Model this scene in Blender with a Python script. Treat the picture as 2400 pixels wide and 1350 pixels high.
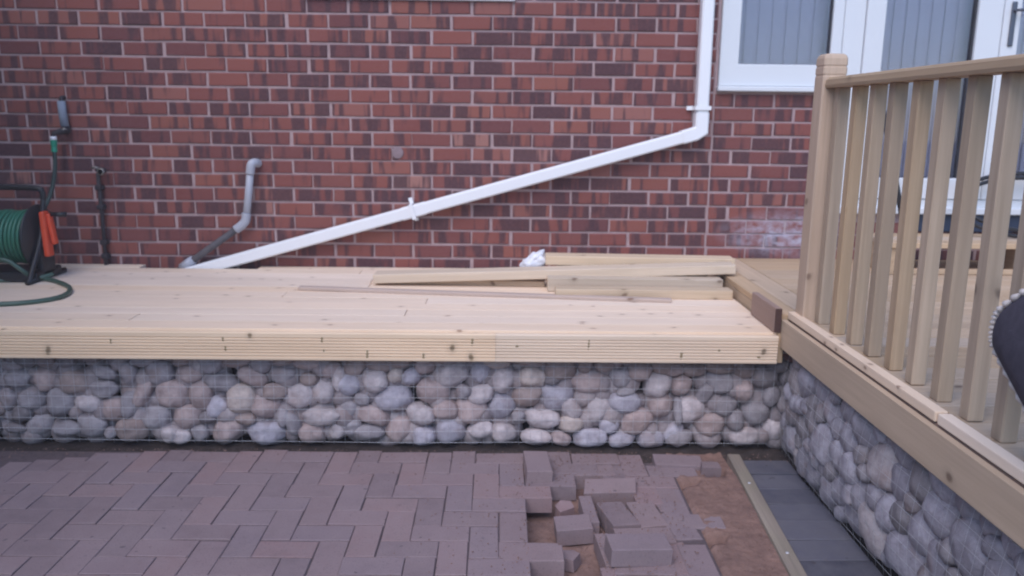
import bpy, bmesh, math, random
from mathutils import Vector, Matrix, noise
R = math.radians
random.seed(11)
sc = bpy.context.scene
for o in list(bpy.data.objects):
    bpy.data.objects.remove(o)

# ---------------------------------------------------------------- camera, sky, sun, exposure
RIGHT = Vector((0.99987, -0.01139, 0.01147)); UP = Vector((-0.00892, 0.20319, 0.9791)); FWD = Vector((0.01348, 0.97907, -0.20307))
CAM = Vector((0.0, -4.6977, 1.382)); FPX = 1926.47
cd = bpy.data.cameras.new('camera'); cam = bpy.data.objects.new('camera', cd); sc.collection.objects.link(cam)
m3 = Matrix((RIGHT, UP, -FWD)).transposed()
cam.matrix_world = Matrix.Translation(CAM) @ m3.to_4x4()
cd.sensor_fit = 'HORIZONTAL'; cd.sensor_width = 36.0; cd.lens = 36.0 * FPX / 2400.0
cd.clip_start = 0.05; cd.clip_end = 500
cd.dof.use_dof = True; cd.dof.focus_distance = 2.45; cd.dof.aperture_fstop = 2.8
sc.camera = cam

SUN_EL, SUN_AZ = 50.0, 203.0            # degrees; azimuth from +Y towards +X: behind the camera
w = bpy.data.worlds.new('World'); sc.world = w; w.use_nodes = True
nt = w.node_tree; bg = nt.nodes['Background']
sky = nt.nodes.new('ShaderNodeTexSky'); sky.sky_type = 'NISHITA'; sky.sun_disc = False
sky.sun_elevation = R(SUN_EL); sky.sun_rotation = R(SUN_AZ)
sky.air_density = 1.0; sky.dust_density = 0.6; sky.ozone_density = 6.0
nt.links.new(sky.outputs[0], bg.inputs[0]); bg.inputs[1].default_value = 0.15
sl = bpy.data.lights.new('sun', 'SUN'); sl.energy = 1.5; sl.angle = R(50); sl.color = (1.0, 0.92, 0.94)
so = bpy.data.objects.new('sun', sl); sc.collection.objects.link(so)
sd = Vector((math.sin(R(SUN_AZ)) * math.cos(R(SUN_EL)), math.cos(R(SUN_AZ)) * math.cos(R(SUN_EL)), math.sin(R(SUN_EL))))
so.rotation_euler = sd.to_track_quat('Z', 'Y').to_euler(); so.location = sd * 20
vs = sc.view_settings; vs.view_transform = 'Standard'; vs.look = 'None'; vs.gamma = 1.0; vs.use_curve_mapping = False
vs.exposure = 0.70

def project(p):
    d = Vector(p) - CAM; z = d.dot(FWD)
    if z < 0.05: return None
    return (1200 + FPX * d.dot(RIGHT) / z, 675 - FPX * d.dot(UP) / z)

# ---------------------------------------------------------------- object helpers
COL = sc.collection
WL = {}
def thing(name, label=None, cat=None, loc=(0, 0, 0), group=None, kind=None):
    o = bpy.data.objects.new(name, None); COL.objects.link(o); o.location = loc; o.empty_display_size = 0.1
    WL[o] = Vector(loc); return tag(o, label, cat, group, kind)
def tag(o, label=None, cat=None, group=None, kind=None):
    if label: o['label'] = label
    if cat: o['category'] = cat
    if group: o['group'] = group
    if kind: o['kind'] = kind
    return o
def add(name, mesh, mat=None, parent=None, loc=(0, 0, 0), rot=(0, 0, 0), scale=None, color=None, kind=None):
    """link a mesh at a WORLD location (parents carry no rotation or scale)"""
    o = bpy.data.objects.new(name, mesh); COL.objects.link(o)
    if mat is not None and len(mesh.materials) == 0: mesh.materials.append(mat)
    WL[o] = Vector(loc)
    if parent is not None:
        o.parent = parent; o.location = Vector(loc) - WL[parent]
    else: o.location = loc
    o.rotation_euler = rot
    if scale: o.scale = scale
    if color: o.color = color
    if kind: o['kind'] = kind
    return o
def pyd(name, v, f, smooth=False):
    m = bpy.data.meshes.new(name); m.from_pydata([tuple(x) for x in v], [], f); m.update()
    if smooth: m.shade_smooth()
    return m
def boxm(sx, sy, sz, bev=0.0, seg=1, name='box'):
    bm = bmesh.new(); bmesh.ops.create_cube(bm, size=1.0)
    bmesh.ops.scale(bm, vec=(sx, sy, sz), verts=bm.verts)
    if bev > 0: bmesh.ops.bevel(bm, geom=bm.edges[:], offset=bev, segments=seg, affect='EDGES', profile=0.6)
    m = bpy.data.meshes.new(name); bm.to_mesh(m); bm.free(); return m
def box(name, x0, x1, y0, y1, z0, z1, mat, parent=None, bev=0.0, seg=1, kind=None):
    return add(name, boxm(x1 - x0, y1 - y0, z1 - z0, bev, seg, name), mat, parent, ((x0 + x1) / 2, (y0 + y1) / 2, (z0 + z1) / 2), kind=kind)
def boxes(name, lst):
    v, f = [], []
    for (x0, x1, y0, y1, z0, z1) in lst:
        b = len(v)
        v += [(x0, y0, z0), (x1, y0, z0), (x1, y1, z0), (x0, y1, z0), (x0, y0, z1), (x1, y0, z1), (x1, y1, z1), (x0, y1, z1)]
        f += [tuple(b + i for i in q) for q in ((3, 2, 1, 0), (4, 5, 6, 7), (0, 1, 5, 4), (1, 2, 6, 5), (2, 3, 7, 6), (3, 0, 4, 7))]
    return pyd(name, v, f)
def catmull(P, n=8):
    P = [Vector(p) for p in P]; out = []
    for i in range(len(P) - 1):
        a, b, c, d = P[max(i - 1, 0)], P[i], P[i + 1], P[min(i + 2, len(P) - 1)]
        for k in range(n):
            t = k / n
            out.append(0.5 * ((2 * b) + (c - a) * t + (2 * a - 5 * b + 4 * c - d) * t * t + (3 * b - a - 3 * c + d) * t ** 3))
    out.append(P[-1]); return out
def tube_geo(P, r, seg=10, v=None, f=None, closed=False):
    v = [] if v is None else v; f = [] if f is None else f
    P = [Vector(p) for p in P]; n = len(P); b = len(v)
    t = (P[1] - P[0]).normalized(); nrm = t.orthogonal().normalized()
    for i in range(n):
        t2 = (P[min(i + 1, n - 1)] - P[max(i - 1, 0)])
        t2 = t2.normalized() if t2.length > 1e-9 else t
        nrm = (nrm - t2 * nrm.dot(t2)).normalized(); bn = t2.cross(nrm); t = t2
        rr = r[i] if isinstance(r, (list, tuple)) else r
        for k in range(seg):
            a = 2 * math.pi * k / seg; v.append(P[i] + nrm * (math.cos(a) * rr) + bn * (math.sin(a) * rr))
    for i in range(n - 1):
        for k in range(seg):
            f.append((b + i * seg + k, b + i * seg + (k + 1) % seg, b + (i + 1) * seg + (k + 1) % seg, b + (i + 1) * seg + k))
    f.append(tuple(b + k for k in reversed(range(seg)))); f.append(tuple(b + (n - 1) * seg + k for k in range(seg)))
    return v, f
def tube(name, P, r, mat, parent=None, seg=10, smooth=True, n=0):
    if n: P = catmull(P, n)
    o0 = WL[parent] if parent is not None else Vector(P[0])
    v, f = tube_geo([Vector(p) - o0 for p in P], r, seg)
    m = pyd(name, v, f, smooth)
    return add(name, m, mat, parent, o0)
def square_tube(name, P, wd, dp, mat, parent):
    """rectangular section swept in the XZ plane; mitred"""
    P = [Vector(p) for p in P]; v, f = [], []
    for i, p in enumerate(P):
        a = (P[i] - P[i - 1]).normalized() if i else (P[1] - P[0]).normalized()
        b = (P[i + 1] - P[i]).normalized() if i < len(P) - 1 else a
        na, nb = Vector((-a.z, 0, a.x)), Vector((-b.z, 0, b.x))
        nn = (na + nb).normalized(); k = 1 / max(0.3, nn.dot(na))
        c = 0.008
        for (s, y) in ((-1, -dp / 2 + c), (-1 + 2 * c / wd, -dp / 2), (1 - 2 * c / wd, -dp / 2), (1, -dp / 2 + c), (1, dp / 2), (-1, dp / 2)):
            q = p + nn * (s * wd / 2 * k); v.append(Vector((q.x, q.y + y, q.z)) - WL[parent])
    n = 6
    for i in range(len(P) - 1):
        for k in range(n): f.append((i * n + k, i * n + (k + 1) % n, (i + 1) * n + (k + 1) % n, (i + 1) * n + k))
    f.append(tuple(range(n))[::-1]); f.append(tuple((len(P) - 1) * n + k for k in range(n)))
    return add(name, pyd(name, v, f), mat, parent, WL[parent])
def lathe(prof, seg=24, axis='Z'):
    v, f = [], []
    for (r, h) in prof:
        for k in range(seg):
            a = 2 * math.pi * k / seg; c, s = r * math.cos(a), r * math.sin(a)
            v.append({'Z': (c, s, h), 'X': (h, c, s), 'Y': (c, h, s)}[axis])
    n = len(prof)
    for i in range(n - 1):
        for k in range(seg): f.append((i * seg + k, i * seg + (k + 1) % seg, (i + 1) * seg + (k + 1) % seg, (i + 1) * seg + k))
    f.append(tuple(range(seg))); f.append(tuple((n - 1) * seg + k for k in range(seg)))
    m = pyd('lathe', v, f, False); m.shade_smooth(); return m

# ---------------------------------------------------------------- material helpers
class M:
    def __init__(s, name, rough=0.6, spec=0.3):
        s.m = bpy.data.materials.new(name); s.m.use_nodes = True; s.t = s.m.node_tree
        s.b = s.t.nodes['Principled BSDF']; s.b.inputs['Roughness'].default_value = rough
        s.b.inputs['Specular IOR Level'].default_value = spec
    def n(s, typ, **kw):
        nd = s.t.nodes.new(typ)
        for k, v in kw.items():
            if k in nd.inputs: nd.inputs[k].default_value = v
            else: setattr(nd, k, v)
        return nd
    def l(s, a, b): s.t.links.new(a, b)
    def math(s, op, a, b=None, clamp=False):
        nd = s.t.nodes.new('ShaderNodeMath'); nd.operation = op; nd.use_clamp = clamp
        for i, x in enumerate((a, b)):
            if x is None: continue
            if hasattr(x, 'is_output'): s.l(x, nd.inputs[i])
            else: nd.inputs[i].default_value = x
        return nd.outputs[0]
    def vm(s, op, a, b=None):
        nd = s.t.nodes.new('ShaderNodeVectorMath'); nd.operation = op
        for i, x in enumerate((a, b)):
            if x is None: continue
            if hasattr(x, 'is_output'): s.l(x, nd.inputs[i])
            else: nd.inputs[i].default_value = x
        return nd.outputs[0]
    def mix(s, f, a, b, typ='MIX'):
        nd = s.t.nodes.new('ShaderNodeMix'); nd.data_type = 'RGBA'; nd.blend_type = typ
        for i, x in ((0, f), (6, a), (7, b)):
            if hasattr(x, 'is_output'): s.l(x, nd.inputs[i])
            elif i == 0: nd.inputs[0].default_value = x
            else: nd.inputs[i].default_value = (*x, 1) if len(x) == 3 else x
        return nd.outputs[2]
    def ramp(s, f, stops):
        nd = s.t.nodes.new('ShaderNodeValToRGB'); e = nd.color_ramp.elements
        while len(e) < len(stops): e.new(0.5)
        for el, (p, c) in zip(e, stops):
            el.position = p; el.color = (*c, 1) if len(c) == 3 else c
        s.l(f, nd.inputs[0]); return nd.outputs[0]
    def rng(s, f, a, b, c=0.0, d=1.0):
        nd = s.t.nodes.new('ShaderNodeMapRange'); nd.inputs[1].default_value = a; nd.inputs[2].default_value = b
        nd.inputs[3].default_value = c; nd.inputs[4].default_value = d; s.l(f, nd.inputs[0]); return nd.outputs[0]
    def noise(s, vec, scale, detail=3.0, rough=0.55):
        nd = s.t.nodes.new('ShaderNodeTexNoise'); nd.inputs['Scale'].default_value = scale
        nd.inputs['Detail'].default_value = detail; nd.inputs['Roughness'].default_value = rough
        s.l(vec, nd.inputs['Vector']); return nd.outputs[0]
    def bump(s, h, strength=0.3, dist=0.004):
        nd = s.t.nodes.new('ShaderNodeBump'); nd.inputs['Strength'].default_value = strength
        nd.inputs['Distance'].default_value = dist; s.l(h, nd.inputs['Height']); s.l(nd.outputs[0], s.b.inputs['Normal'])
    def pos(s): return s.n('ShaderNodeNewGeometry').outputs['Position']
    def obj(s): return s.n('ShaderNodeTexCoord').outputs['Object']
    def rand(s): return s.n('ShaderNodeObjectInfo').outputs['Random']
    def ocol(s): return s.n('ShaderNodeObjectInfo').outputs['Color']
    def island(s): return s.n('ShaderNodeNewGeometry').outputs['Random Per Island']
    def col(s, c):
        if hasattr(c, 'is_output'): s.l(c, s.b.inputs['Base Color'])
        else: s.b.inputs['Base Color'].default_value = (*c, 1)
    def rough(s, f): s.l(f, s.b.inputs['Roughness'])

def plain(name, c, rough=0.5, spec=0.4, var=0.12, scale=9.0, metal=0.0, bump=0.0):
    a = M(name, rough, spec); p = a.obj(); nz = a.noise(p, scale, 4)
    a.col(a.mix(nz, tuple(x * (1 - var) for x in c), tuple(min(1, x * (1 + var)) for x in c)))
    a.b.inputs['Metallic'].default_value = metal
    if bump: a.bump(a.noise(p, scale * 6, 3), bump)
    return a.m

def noise_col(a, v, scale):
    nd = a.n('ShaderNodeTexNoise', Scale=scale); a.l(v, nd.inputs['Vector']); return nd.outputs['Color']

def wood(name, light, dark, knot=(0.2, 0.1, 0.05), spread=0.16, knots=0.14, green=0.0, kscale=7.0, kcross=9.0):
    a = M(name, 0.62, 0.25); o = a.obj(); rd = a.rand()
    off = a.n('ShaderNodeCombineXYZ'); a.l(a.math('MULTIPLY', rd, 37.0), off.inputs[0]); a.l(a.math('MULTIPLY', rd, 91.0), off.inputs[1]); a.l(a.math('MULTIPLY', rd, 53.0), off.inputs[2])
    v = a.vm('ADD', o, off.outputs[0])
    g = a.noise(a.vm('MULTIPLY', v, (1.6, 46.0, 46.0)), 1.0, 4, 0.6)
    broad = a.noise(a.vm('MULTIPLY', v, (2.2, 11.0, 11.0)), 1.0, 3)
    c = a.mix(a.rng(g, 0.32, 0.68), dark, light)
    c = a.mix(a.math('MULTIPLY', a.rng(broad, 0.35, 0.7), 0.55), c, tuple(0.5 * (x + y) * 0.86 for x, y in zip(light, dark)))
    sx = a.n('ShaderNodeSeparateXYZ'); a.l(v, sx.inputs[0]); kx = a.n('ShaderNodeCombineXYZ')
    a.l(a.math('MULTIPLY', sx.outputs[0], kscale), kx.inputs[0]); a.l(a.math('MULTIPLY', a.math('ADD', sx.outputs[1], sx.outputs[2]), kcross), kx.inputs[1])
    wob = a.vm('MULTIPLY', noise_col(a, v, 6.0), (0.5, 0.8, 0.0))
    vo = a.n('ShaderNodeTexVoronoi', voronoi_dimensions='2D'); a.l(a.vm('ADD', kx.outputs[0], wob), vo.inputs['Vector']); vo.inputs['Scale'].default_value = 1.0
    gate = a.n('ShaderNodeSeparateColor'); a.l(vo.outputs['Color'], gate.inputs[0])
    on = a.math('GREATER_THAN', gate.outputs[0], 1.0 - knots)
    halo = a.math('MULTIPLY', a.math('MULTIPLY', a.rng(vo.outputs['Distance'], 0.06, 0.30, 1.0, 0.0), on), 0.5)
    core = a.math('MULTIPLY', a.math('MULTIPLY', a.rng(vo.outputs['Distance'], 0.06, 0.13, 1.0, 0.0), on), 0.8)
    c = a.mix(halo, c, tuple(x * 0.72 for x in dark)); c = a.mix(core, c, knot)
    if green: c = a.mix(a.math('MULTIPLY', a.rng(a.noise(v, 5.0, 3), 0.45, 0.7), green), c, (0.26, 0.25, 0.15))
    hsv = a.n('ShaderNodeHueSaturation'); a.l(c, hsv.inputs['Color']); a.l(a.rng(rd, 0, 1, 1 - spread, 1 + spread * 0.6), hsv.inputs['Value'])
    a.l(a.rng(a.math('FRACT', a.math('MULTIPLY', rd, 7.3)), 0, 1, 0.82, 1.12), hsv.inputs['Saturation'])
    a.col(hsv.outputs[0]); a.bump(g, 0.25, 0.002); a.rough(a.rng(g, 0.2, 0.8, 0.55, 0.75)); return a.m

def brick_mat(name, single):
    a = M(name, 0.85, 0.2); rd = a.rand() if single else a.island(); p = a.pos()
    off = a.n('ShaderNodeCombineXYZ')
    for i, k in enumerate((71.0, 43.0, 97.0)): a.l(a.math('MULTIPLY', rd, k), off.inputs[i])
    v = a.vm('ADD', p, off.outputs[0])
    base = a.ramp(rd, [(0.0, (0.135, 0.050, 0.052)), (0.2, (0.205, 0.066, 0.056)), (0.45, (0.245, 0.080, 0.062)), (0.65, (0.175, 0.060, 0.056)), (0.86, (0.27, 0.094, 0.068)), (0.975, (0.27, 0.105, 0.085)), (1.0, (0.34, 0.165, 0.135))])
    band = a.noise(a.vm('MULTIPLY', v, (21.0, 1.0, 2.2)), 1.0, 2, 0.45)
    r2 = a.math('FRACT', a.math('MULTIPLY', rd, 17.31))
    th = a.rng(r2, 0, 1, 0.40, 0.585)
    dk = a.math('MULTIPLY', a.math('SUBTRACT', band, th), 10.0, True)
    dk2 = a.math('MINIMUM', a.math('MAXIMUM', dk, 0.0), 0.85)
    c = a.mix(dk2, base, (0.060, 0.034, 0.042))
    sp = a.noise(p, 60.0, 4, 0.7)
    c = a.mix(a.math('MULTIPLY', a.rng(sp, 0.35, 0.75), 0.30), c, (0.24, 0.115, 0.105))
    c = a.mix(a.math('MULTIPLY', a.rng(a.noise(p, 130.0, 3, 0.7), 0.66, 0.78), 0.4), c, (0.32, 0.20, 0.19))
    c = whiten(a, c, p, 0.9)
    a.col(c); a.bump(a.noise(p, 190.0, 4, 0.7), 0.5, 0.003); return a.m
def whiten(a, c, p, amt):
    """lime bloom low on the right-hand wall panel"""
    d = a.vm('DIVIDE', a.vm('SUBTRACT', p, (1.66, 0.0, 0.74)), (0.36, 1.0, 0.125))
    ln = a.n('ShaderNodeVectorMath'); ln.operation = 'LENGTH'; a.l(d, ln.inputs[0])
    nz = a.noise(a.vm('MULTIPLY', p, (1.0, 1.0, 1.6)), 14.0, 5, 0.65)
    mask = a.math('MULTIPLY', a.rng(ln.outputs['Value'], 0.35, 1.25, 1.0, 0.0), a.rng(nz, 0.36, 0.62))
    return a.mix(a.math('MULTIPLY', mask, amt), c, (0.46, 0.45, 0.54))
def mortar_mat():
    a = M('mortar', 0.95, 0.1); p = a.pos(); nz = a.noise(p, 22.0, 5, 0.7); big = a.noise(p, 1.6, 3)
    c = a.mix(a.rng(nz, 0.3, 0.7), (0.37, 0.265, 0.265), (0.47, 0.345, 0.34))
    c = a.mix(a.math('MULTIPLY', a.rng(big, 0.4, 0.65), 0.35), c, (0.43, 0.28, 0.26))
    c = whiten(a, c, p, 0.6); a.col(c); a.bump(a.noise(p, 150.0, 4, 0.7), 0.6, 0.004); return a.m
def stone_mat(single=True):
    a = M('cobble_stone' if single else 'cobble_fill', 0.7, 0.3); o = a.obj(); rd = a.rand() if single else a.island()
    v = a.vm('ADD', a.pos(), a.vm('SCALE', a.n('ShaderNodeNewGeometry').outputs['Position']))
    off = a.n('ShaderNodeCombineXYZ'); a.l(a.math('MULTIPLY', rd, 61.0), off.inputs[0]); a.l(a.math('MULTIPLY', rd, 29.0), off.inputs[2])
    v = a.vm('ADD', a.pos(), off.outputs[0])
    base = a.ocol() if single else a.ramp(rd, [(0, (0.26, 0.225, 0.235)), (1, (0.40, 0.35, 0.355))])
    n1 = a.noise(v, 26.0, 5, 0.65)
    c = a.mix(a.rng(n1, 0.3, 0.72), a.mix(1.0, base, (0.70, 0.66, 0.66), 'MULTIPLY'), a.mix(1.0, base, (1.18, 1.16, 1.14), 'MULTIPLY'))
    vein = a.noise(v, 9.0, 2)
    c = a.mix(a.math('MULTIPLY', a.rng(vein, 0.58, 0.70), 0.35), c, (0.30, 0.20, 0.17))
    sp = a.noise(v, 170.0, 2); c = a.mix(a.math('MULTIPLY', a.rng(sp, 0.62, 0.75), 0.5), c, (0.14, 0.12, 0.13))
    a.col(c); a.bump(a.noise(v, 70.0, 5, 0.65), 0.6, 0.007); a.rough(a.rng(n1, 0.3, 0.7, 0.55, 0.8)); return a.m
def paver_mat(name, single, cols, dirt):
    a = M(name, 0.85, 0.25); rd = a.rand() if single else a.island(); p = a.pos()
    c = a.ramp(rd, cols); n1 = a.noise(p, 14.0, 5, 0.65); n2 = a.noise(p, 150.0, 3, 0.7); big = a.noise(p, 2.6, 3)
    c = a.mix(a.math('MULTIPLY', a.rng(n1, 0.36, 0.70), 0.5), c, dirt)
    c = a.mix(a.math('MULTIPLY', a.rng(a.noise(p, 5.5, 4, 0.7), 0.52, 0.72), 0.35), c, tuple(x * 0.62 for x in dirt))
    c = a.mix(a.math('MULTIPLY', a.rng(big, 0.42, 0.66), 0.30), c, tuple(x * 1.15 for x in dirt))
    c = a.mix(a.math('MULTIPLY', a.rng(n2, 0.55, 0.75), 0.6), c, (0.11, 0.085, 0.09))
    st = a.noise(p, 33.0, 2, 0.4); c = a.mix(a.math('MULTIPLY', a.rng(st, 0.72, 0.76), 0.6), c, (0.06, 0.05, 0.055))
    a.col(c); a.bump(n2, 0.35, 0.003); return a.m
def earth_mat(name, c0, c1, scale=20.0):
    a = M(name, 0.95, 0.1); p = a.pos(); n1 = a.noise(p, scale, 6, 0.7); n2 = a.noise(p, scale * 7, 4, 0.7)
    c = a.mix(a.rng(n1, 0.3, 0.7), c0, c1); c = a.mix(a.math('MULTIPLY', a.rng(n2, 0.5, 0.75), 0.4), c, tuple(x * 0.5 for x in c0))
    a.col(c); a.bump(n2, 0.7, 0.006); return a.m
def glass_mat():
    m = bpy.data.materials.new('window_glass'); m.use_nodes = True; t = m.node_tree; t.nodes.clear()
    out = t.nodes.new('ShaderNodeOutputMaterial'); mx = t.nodes.new('ShaderNodeMixShader'); tr = t.nodes.new('ShaderNodeBsdfTransparent'); gl = t.nodes.new('ShaderNodeBsdfGlossy')
    fr = t.nodes.new('ShaderNodeFresnel'); fr.inputs[0].default_value = 1.6; gl.inputs['Roughness'].default_value = 0.02; tr.inputs[0].default_value = (0.90, 0.90, 0.94, 1)
    t.links.new(fr.outputs[0], mx.inputs[0]); t.links.new(tr.outputs[0], mx.inputs[1]); t.links.new(gl.outputs[0], mx.inputs[2]); t.links.new(mx.outputs[0], out.inputs[0])
    return m

MAT = dict(
    brick=brick_mat('brick', True), brick_far=brick_mat('brick_rest', False), mortar=mortar_mat(),
    stone=stone_mat(True), stone_fill=stone_mat(False),
    paver=paver_mat('block_paver', True, [(0, (0.185, 0.138, 0.146)), (0.35, (0.25, 0.178, 0.178)), (0.7, (0.225, 0.172, 0.184)), (0.92, (0.27, 0.182, 0.178)), (1, (0.265, 0.175, 0.175))], (0.27, 0.205, 0.205)),
    paver_far=paver_mat('block_paver_rest', False, [(0, (0.205, 0.150, 0.160)), (1, (0.26, 0.175, 0.178))], (0.27, 0.205, 0.205)),
    char=paver_mat('charcoal_block', True, [(0, (0.045, 0.046, 0.068)), (0.5, (0.09, 0.09, 0.118)), (1, (0.165, 0.16, 0.185))], (0.15, 0.145, 0.16)),
    sand=earth_mat('sharp_sand', (0.16, 0.10, 0.085), (0.29, 0.18, 0.145), 9), soil=earth_mat('dark_soil', (0.032, 0.026, 0.024), (0.07, 0.055, 0.05), 30),
    deck=wood('deck_timber', (0.89, 0.715, 0.555), (0.82, 0.645, 0.485), (0.34, 0.22, 0.16), knots=0.13, spread=0.05, kscale=9.0, kcross=15.0),
    fascia=wood('fascia_timber', (0.84, 0.655, 0.475), (0.72, 0.54, 0.375), (0.16, 0.11, 0.06), knots=0.16, kscale=11.0, kcross=8.0, spread=0.04),
    rail=wood('railing_timber', (0.54, 0.395, 0.265), (0.40, 0.285, 0.185), (0.15, 0.10, 0.065), knots=0.07, green=0.08, spread=0.13),
    post=wood('post_timber', (0.60, 0.415, 0.27), (0.48, 0.325, 0.205), (0.22, 0.13, 0.08), knots=0.12, spread=0.03),
    frame=wood('right_deck_timber', (0.58, 0.43, 0.29), (0.46, 0.33, 0.215), (0.16, 0.10, 0.06), knots=0.10, spread=0.12),
    plank=wood('plank_timber', (0.72, 0.575, 0.425), (0.57, 0.44, 0.31), (0.22, 0.14, 0.09), knots=0.14, green=0.06, spread=0.14),
    batten=wood('batten_timber', (0.55, 0.41, 0.33), (0.45, 0.33, 0.26), knots=0.04, spread=0.02),
    red=wood('offcut_timber', (0.40, 0.26, 0.20), (0.31, 0.19, 0.145), (0.12, 0.06, 0.04), knots=0.06, spread=0.05),
    endgrain=plain('end_grain', (0.085, 0.048, 0.040), 0.9, 0.1, 0.3, 60),
    upvc=plain('white_upvc', (0.68, 0.695, 0.715), 0.28, 0.5, 0.03, 3), pipe=plain('white_pipe', (0.82, 0.82, 0.83), 0.32, 0.5, 0.03, 4),
    gasket=plain('gasket', (0.03, 0.03, 0.035), 0.6), glass=glass_mat(), blind=plain('blind_fabric', (0.84, 0.80, 0.85), 0.8, 0.2, 0.06, 20), room=plain('room_shade', (0.05, 0.05, 0.055), 0.9),
    greypipe=plain('grey_pipe', (0.40, 0.41, 0.46), 0.4, 0.4, 0.08, 14), dirtypipe=plain('dirty_pipe', (0.10, 0.09, 0.095), 0.7, 0.3, 0.75, 26), lag=plain('foam_lagging', (0.22, 0.25, 0.31), 0.85, 0.2, 0.12, 30),
    black=plain('black_plastic', (0.018, 0.018, 0.020), 0.42, 0.4, 0.2, 10), iron=plain('dark_pipe', (0.035, 0.030, 0.034), 0.7, 0.3, 0.35, 25),
    brass=plain('dull_brass', (0.24, 0.22, 0.20), 0.45, 0.5, 0.15, 30, 0.6), steel=plain('galvanised_wire', (0.46, 0.46, 0.49), 0.5, 0.4, 0.35, 3, 0.2),
    hose=plain('green_hose', (0.028, 0.145, 0.088), 0.38, 0.5, 0.15, 8), hose2=plain('hose_tail', (0.055, 0.10, 0.075), 0.42, 0.45, 0.2, 8), green=plain('green_plastic', (0.01, 0.24, 0.15), 0.35, 0.5, 0.08, 8),
    orange=plain('orange_plastic', (0.62, 0.075, 0.03), 0.38, 0.45, 0.08, 6), plastic=plain('plastic_film', (0.72, 0.72, 0.76), 0.35, 0.5, 0.06, 12), slate=plain('slate_blue', (0.035, 0.05, 0.085), 0.6, 0.3, 0.2, 8),
    navy=plain('navy_fabric', (0.075, 0.068, 0.088), 0.9, 0.15, 0.35, 45, bump=0.4), cream=plain('cream_cord', (0.60, 0.54, 0.50), 0.8, 0.2, 0.12, 40), silver=plain('handle_metal', (0.10, 0.11, 0.14), 0.35, 0.5, 0.1, 20, 0.5),
)

# ---------------------------------------------------------------- ground
def grid(x0, x1, y0, y1, st, h):
    nx = max(1, int(round((x1 - x0) / st))); ny = max(1, int(round((y1 - y0) / st))); v = []; f = []
    for j in range(ny + 1):
        for i in range(nx + 1):
            x = x0 + (x1 - x0) * i / nx; y = y0 + (y1 - y0) * j / ny; v.append((x, y, h(x, y)))
    for j in range(ny):
        for i in range(nx):
            b = j * (nx + 1) + i; f.append((b, b + 1, b + nx + 2, b + nx + 1))
    return v, f
v, f = grid(-60, 60, -60, 60, 6, lambda x, y: -0.12)
add('ground', pyd('ground', v, f), MAT['soil'], kind='structure')

HOLES = [[(0.70, -2.11), (0.79, -2.12), (0.76, -2.18), (0.70, -2.20)], [(0.71, -1.68), (0.80, -1.68), (0.76, -1.74), (0.70, -1.76)], [(0.83, -1.58), (0.93, -1.54), (0.90, -1.66), (0.82, -1.66)]]
def inside(p, poly):
    x, y = p; c = False; n = len(poly)
    for i in range(n):
        (x0, y0), (x1, y1) = poly[i], poly[(i + 1) % n]
        if (y0 > y) != (y1 > y) and x < (x1 - x0) * (y - y0) / (y1 - y0) + x0: c = not c
    return c
def sand_h(x, y):
    e = noise.fractal(Vector((x * 9, y * 9, 0)), 1.0, 2.0, 4) * 0.006 + noise.fractal(Vector((x * 38, y * 38, 7)), 1.0, 2.0, 3) * 0.0035
    base = -0.064
    if 0.095 < x < 0.36 and y < -1.765: base = (-0.092 if y > -2.09 else -0.078) + 0.02 * noise.noise(Vector((x * 7, y * 7, 9)))
    t = min(1, max(0, (x - 0.64) / 0.08)); base = base * (1 - t) + (-0.006) * t
    if y > -1.66: base -= 0.020 * min(1, (y + 1.66) / 0.15) * t
    for hp in HOLES:
        if inside((x, y), hp): base = -0.105
    return base + e
v, f = grid(-0.02, 0.955, -3.2, -1.36, 0.009, sand_h)
add('sand_bed', pyd('sand_bed', v, f, True), MAT['sand'], kind='structure')
def soil_h(x, y):
    edge = -1.43 - max(0, -1.40 - x) * 0.29
    t = (y - edge) / 0.06
    return -0.075 + 0.055 * min(1, max(0, t * 0.5 + 0.5)) + noise.fractal(Vector((x * 14, y * 14, 3)), 1.0, 2.0, 4) * 0.010
v, f = grid(-3.6, -1.2, -2.1, -1.22, 0.02, soil_h)
v2, f2 = grid(-1.2, 1.36, -1.52, -1.22, 0.02, soil_h); f += [tuple(i + len(v) for i in q) for q in f2]; v += v2
add('soil_strip', pyd('soil_strip', v, f, True), MAT['soil'], kind='structure')

# ---------------------------------------------------------------- house wall of individual bricks
house = thing('brick_house', 'red brick house wall with white patio door and window above the decking', 'house', (0, 0, 0))
BED0, CO, PI_ = 2.0049, 0.07916, 0.225
OPEN = [(-1.075, 0.063, 2.004, 3.1), (1.196, 1.80, 1.536, 3.05), (1.80, 3.62, 0.872, 3.05)]
solid = []
def wall_rects():
    xs = [-5.2, -1.075, 0.063, 1.196, 1.80, 3.62, 5.2]; out = []
    tops = {1: 1.999, 3: 1.536, 4: 0.872}
    for i in range(6):
        if i in tops:
            out.append((xs[i], xs[i + 1], 0.007, 0.22, -0.4, tops[i])); out.append((xs[i], xs[i + 1], 0.007, 0.22, 3.1 if i == 1 else 3.05, 3.4))
        else: out.append((xs[i], xs[i + 1], 0.007, 0.22, -0.4, 3.4))
    return out
wall = add('wall', boxes('wall', wall_rects()), MAT['mortar'], house)
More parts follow.
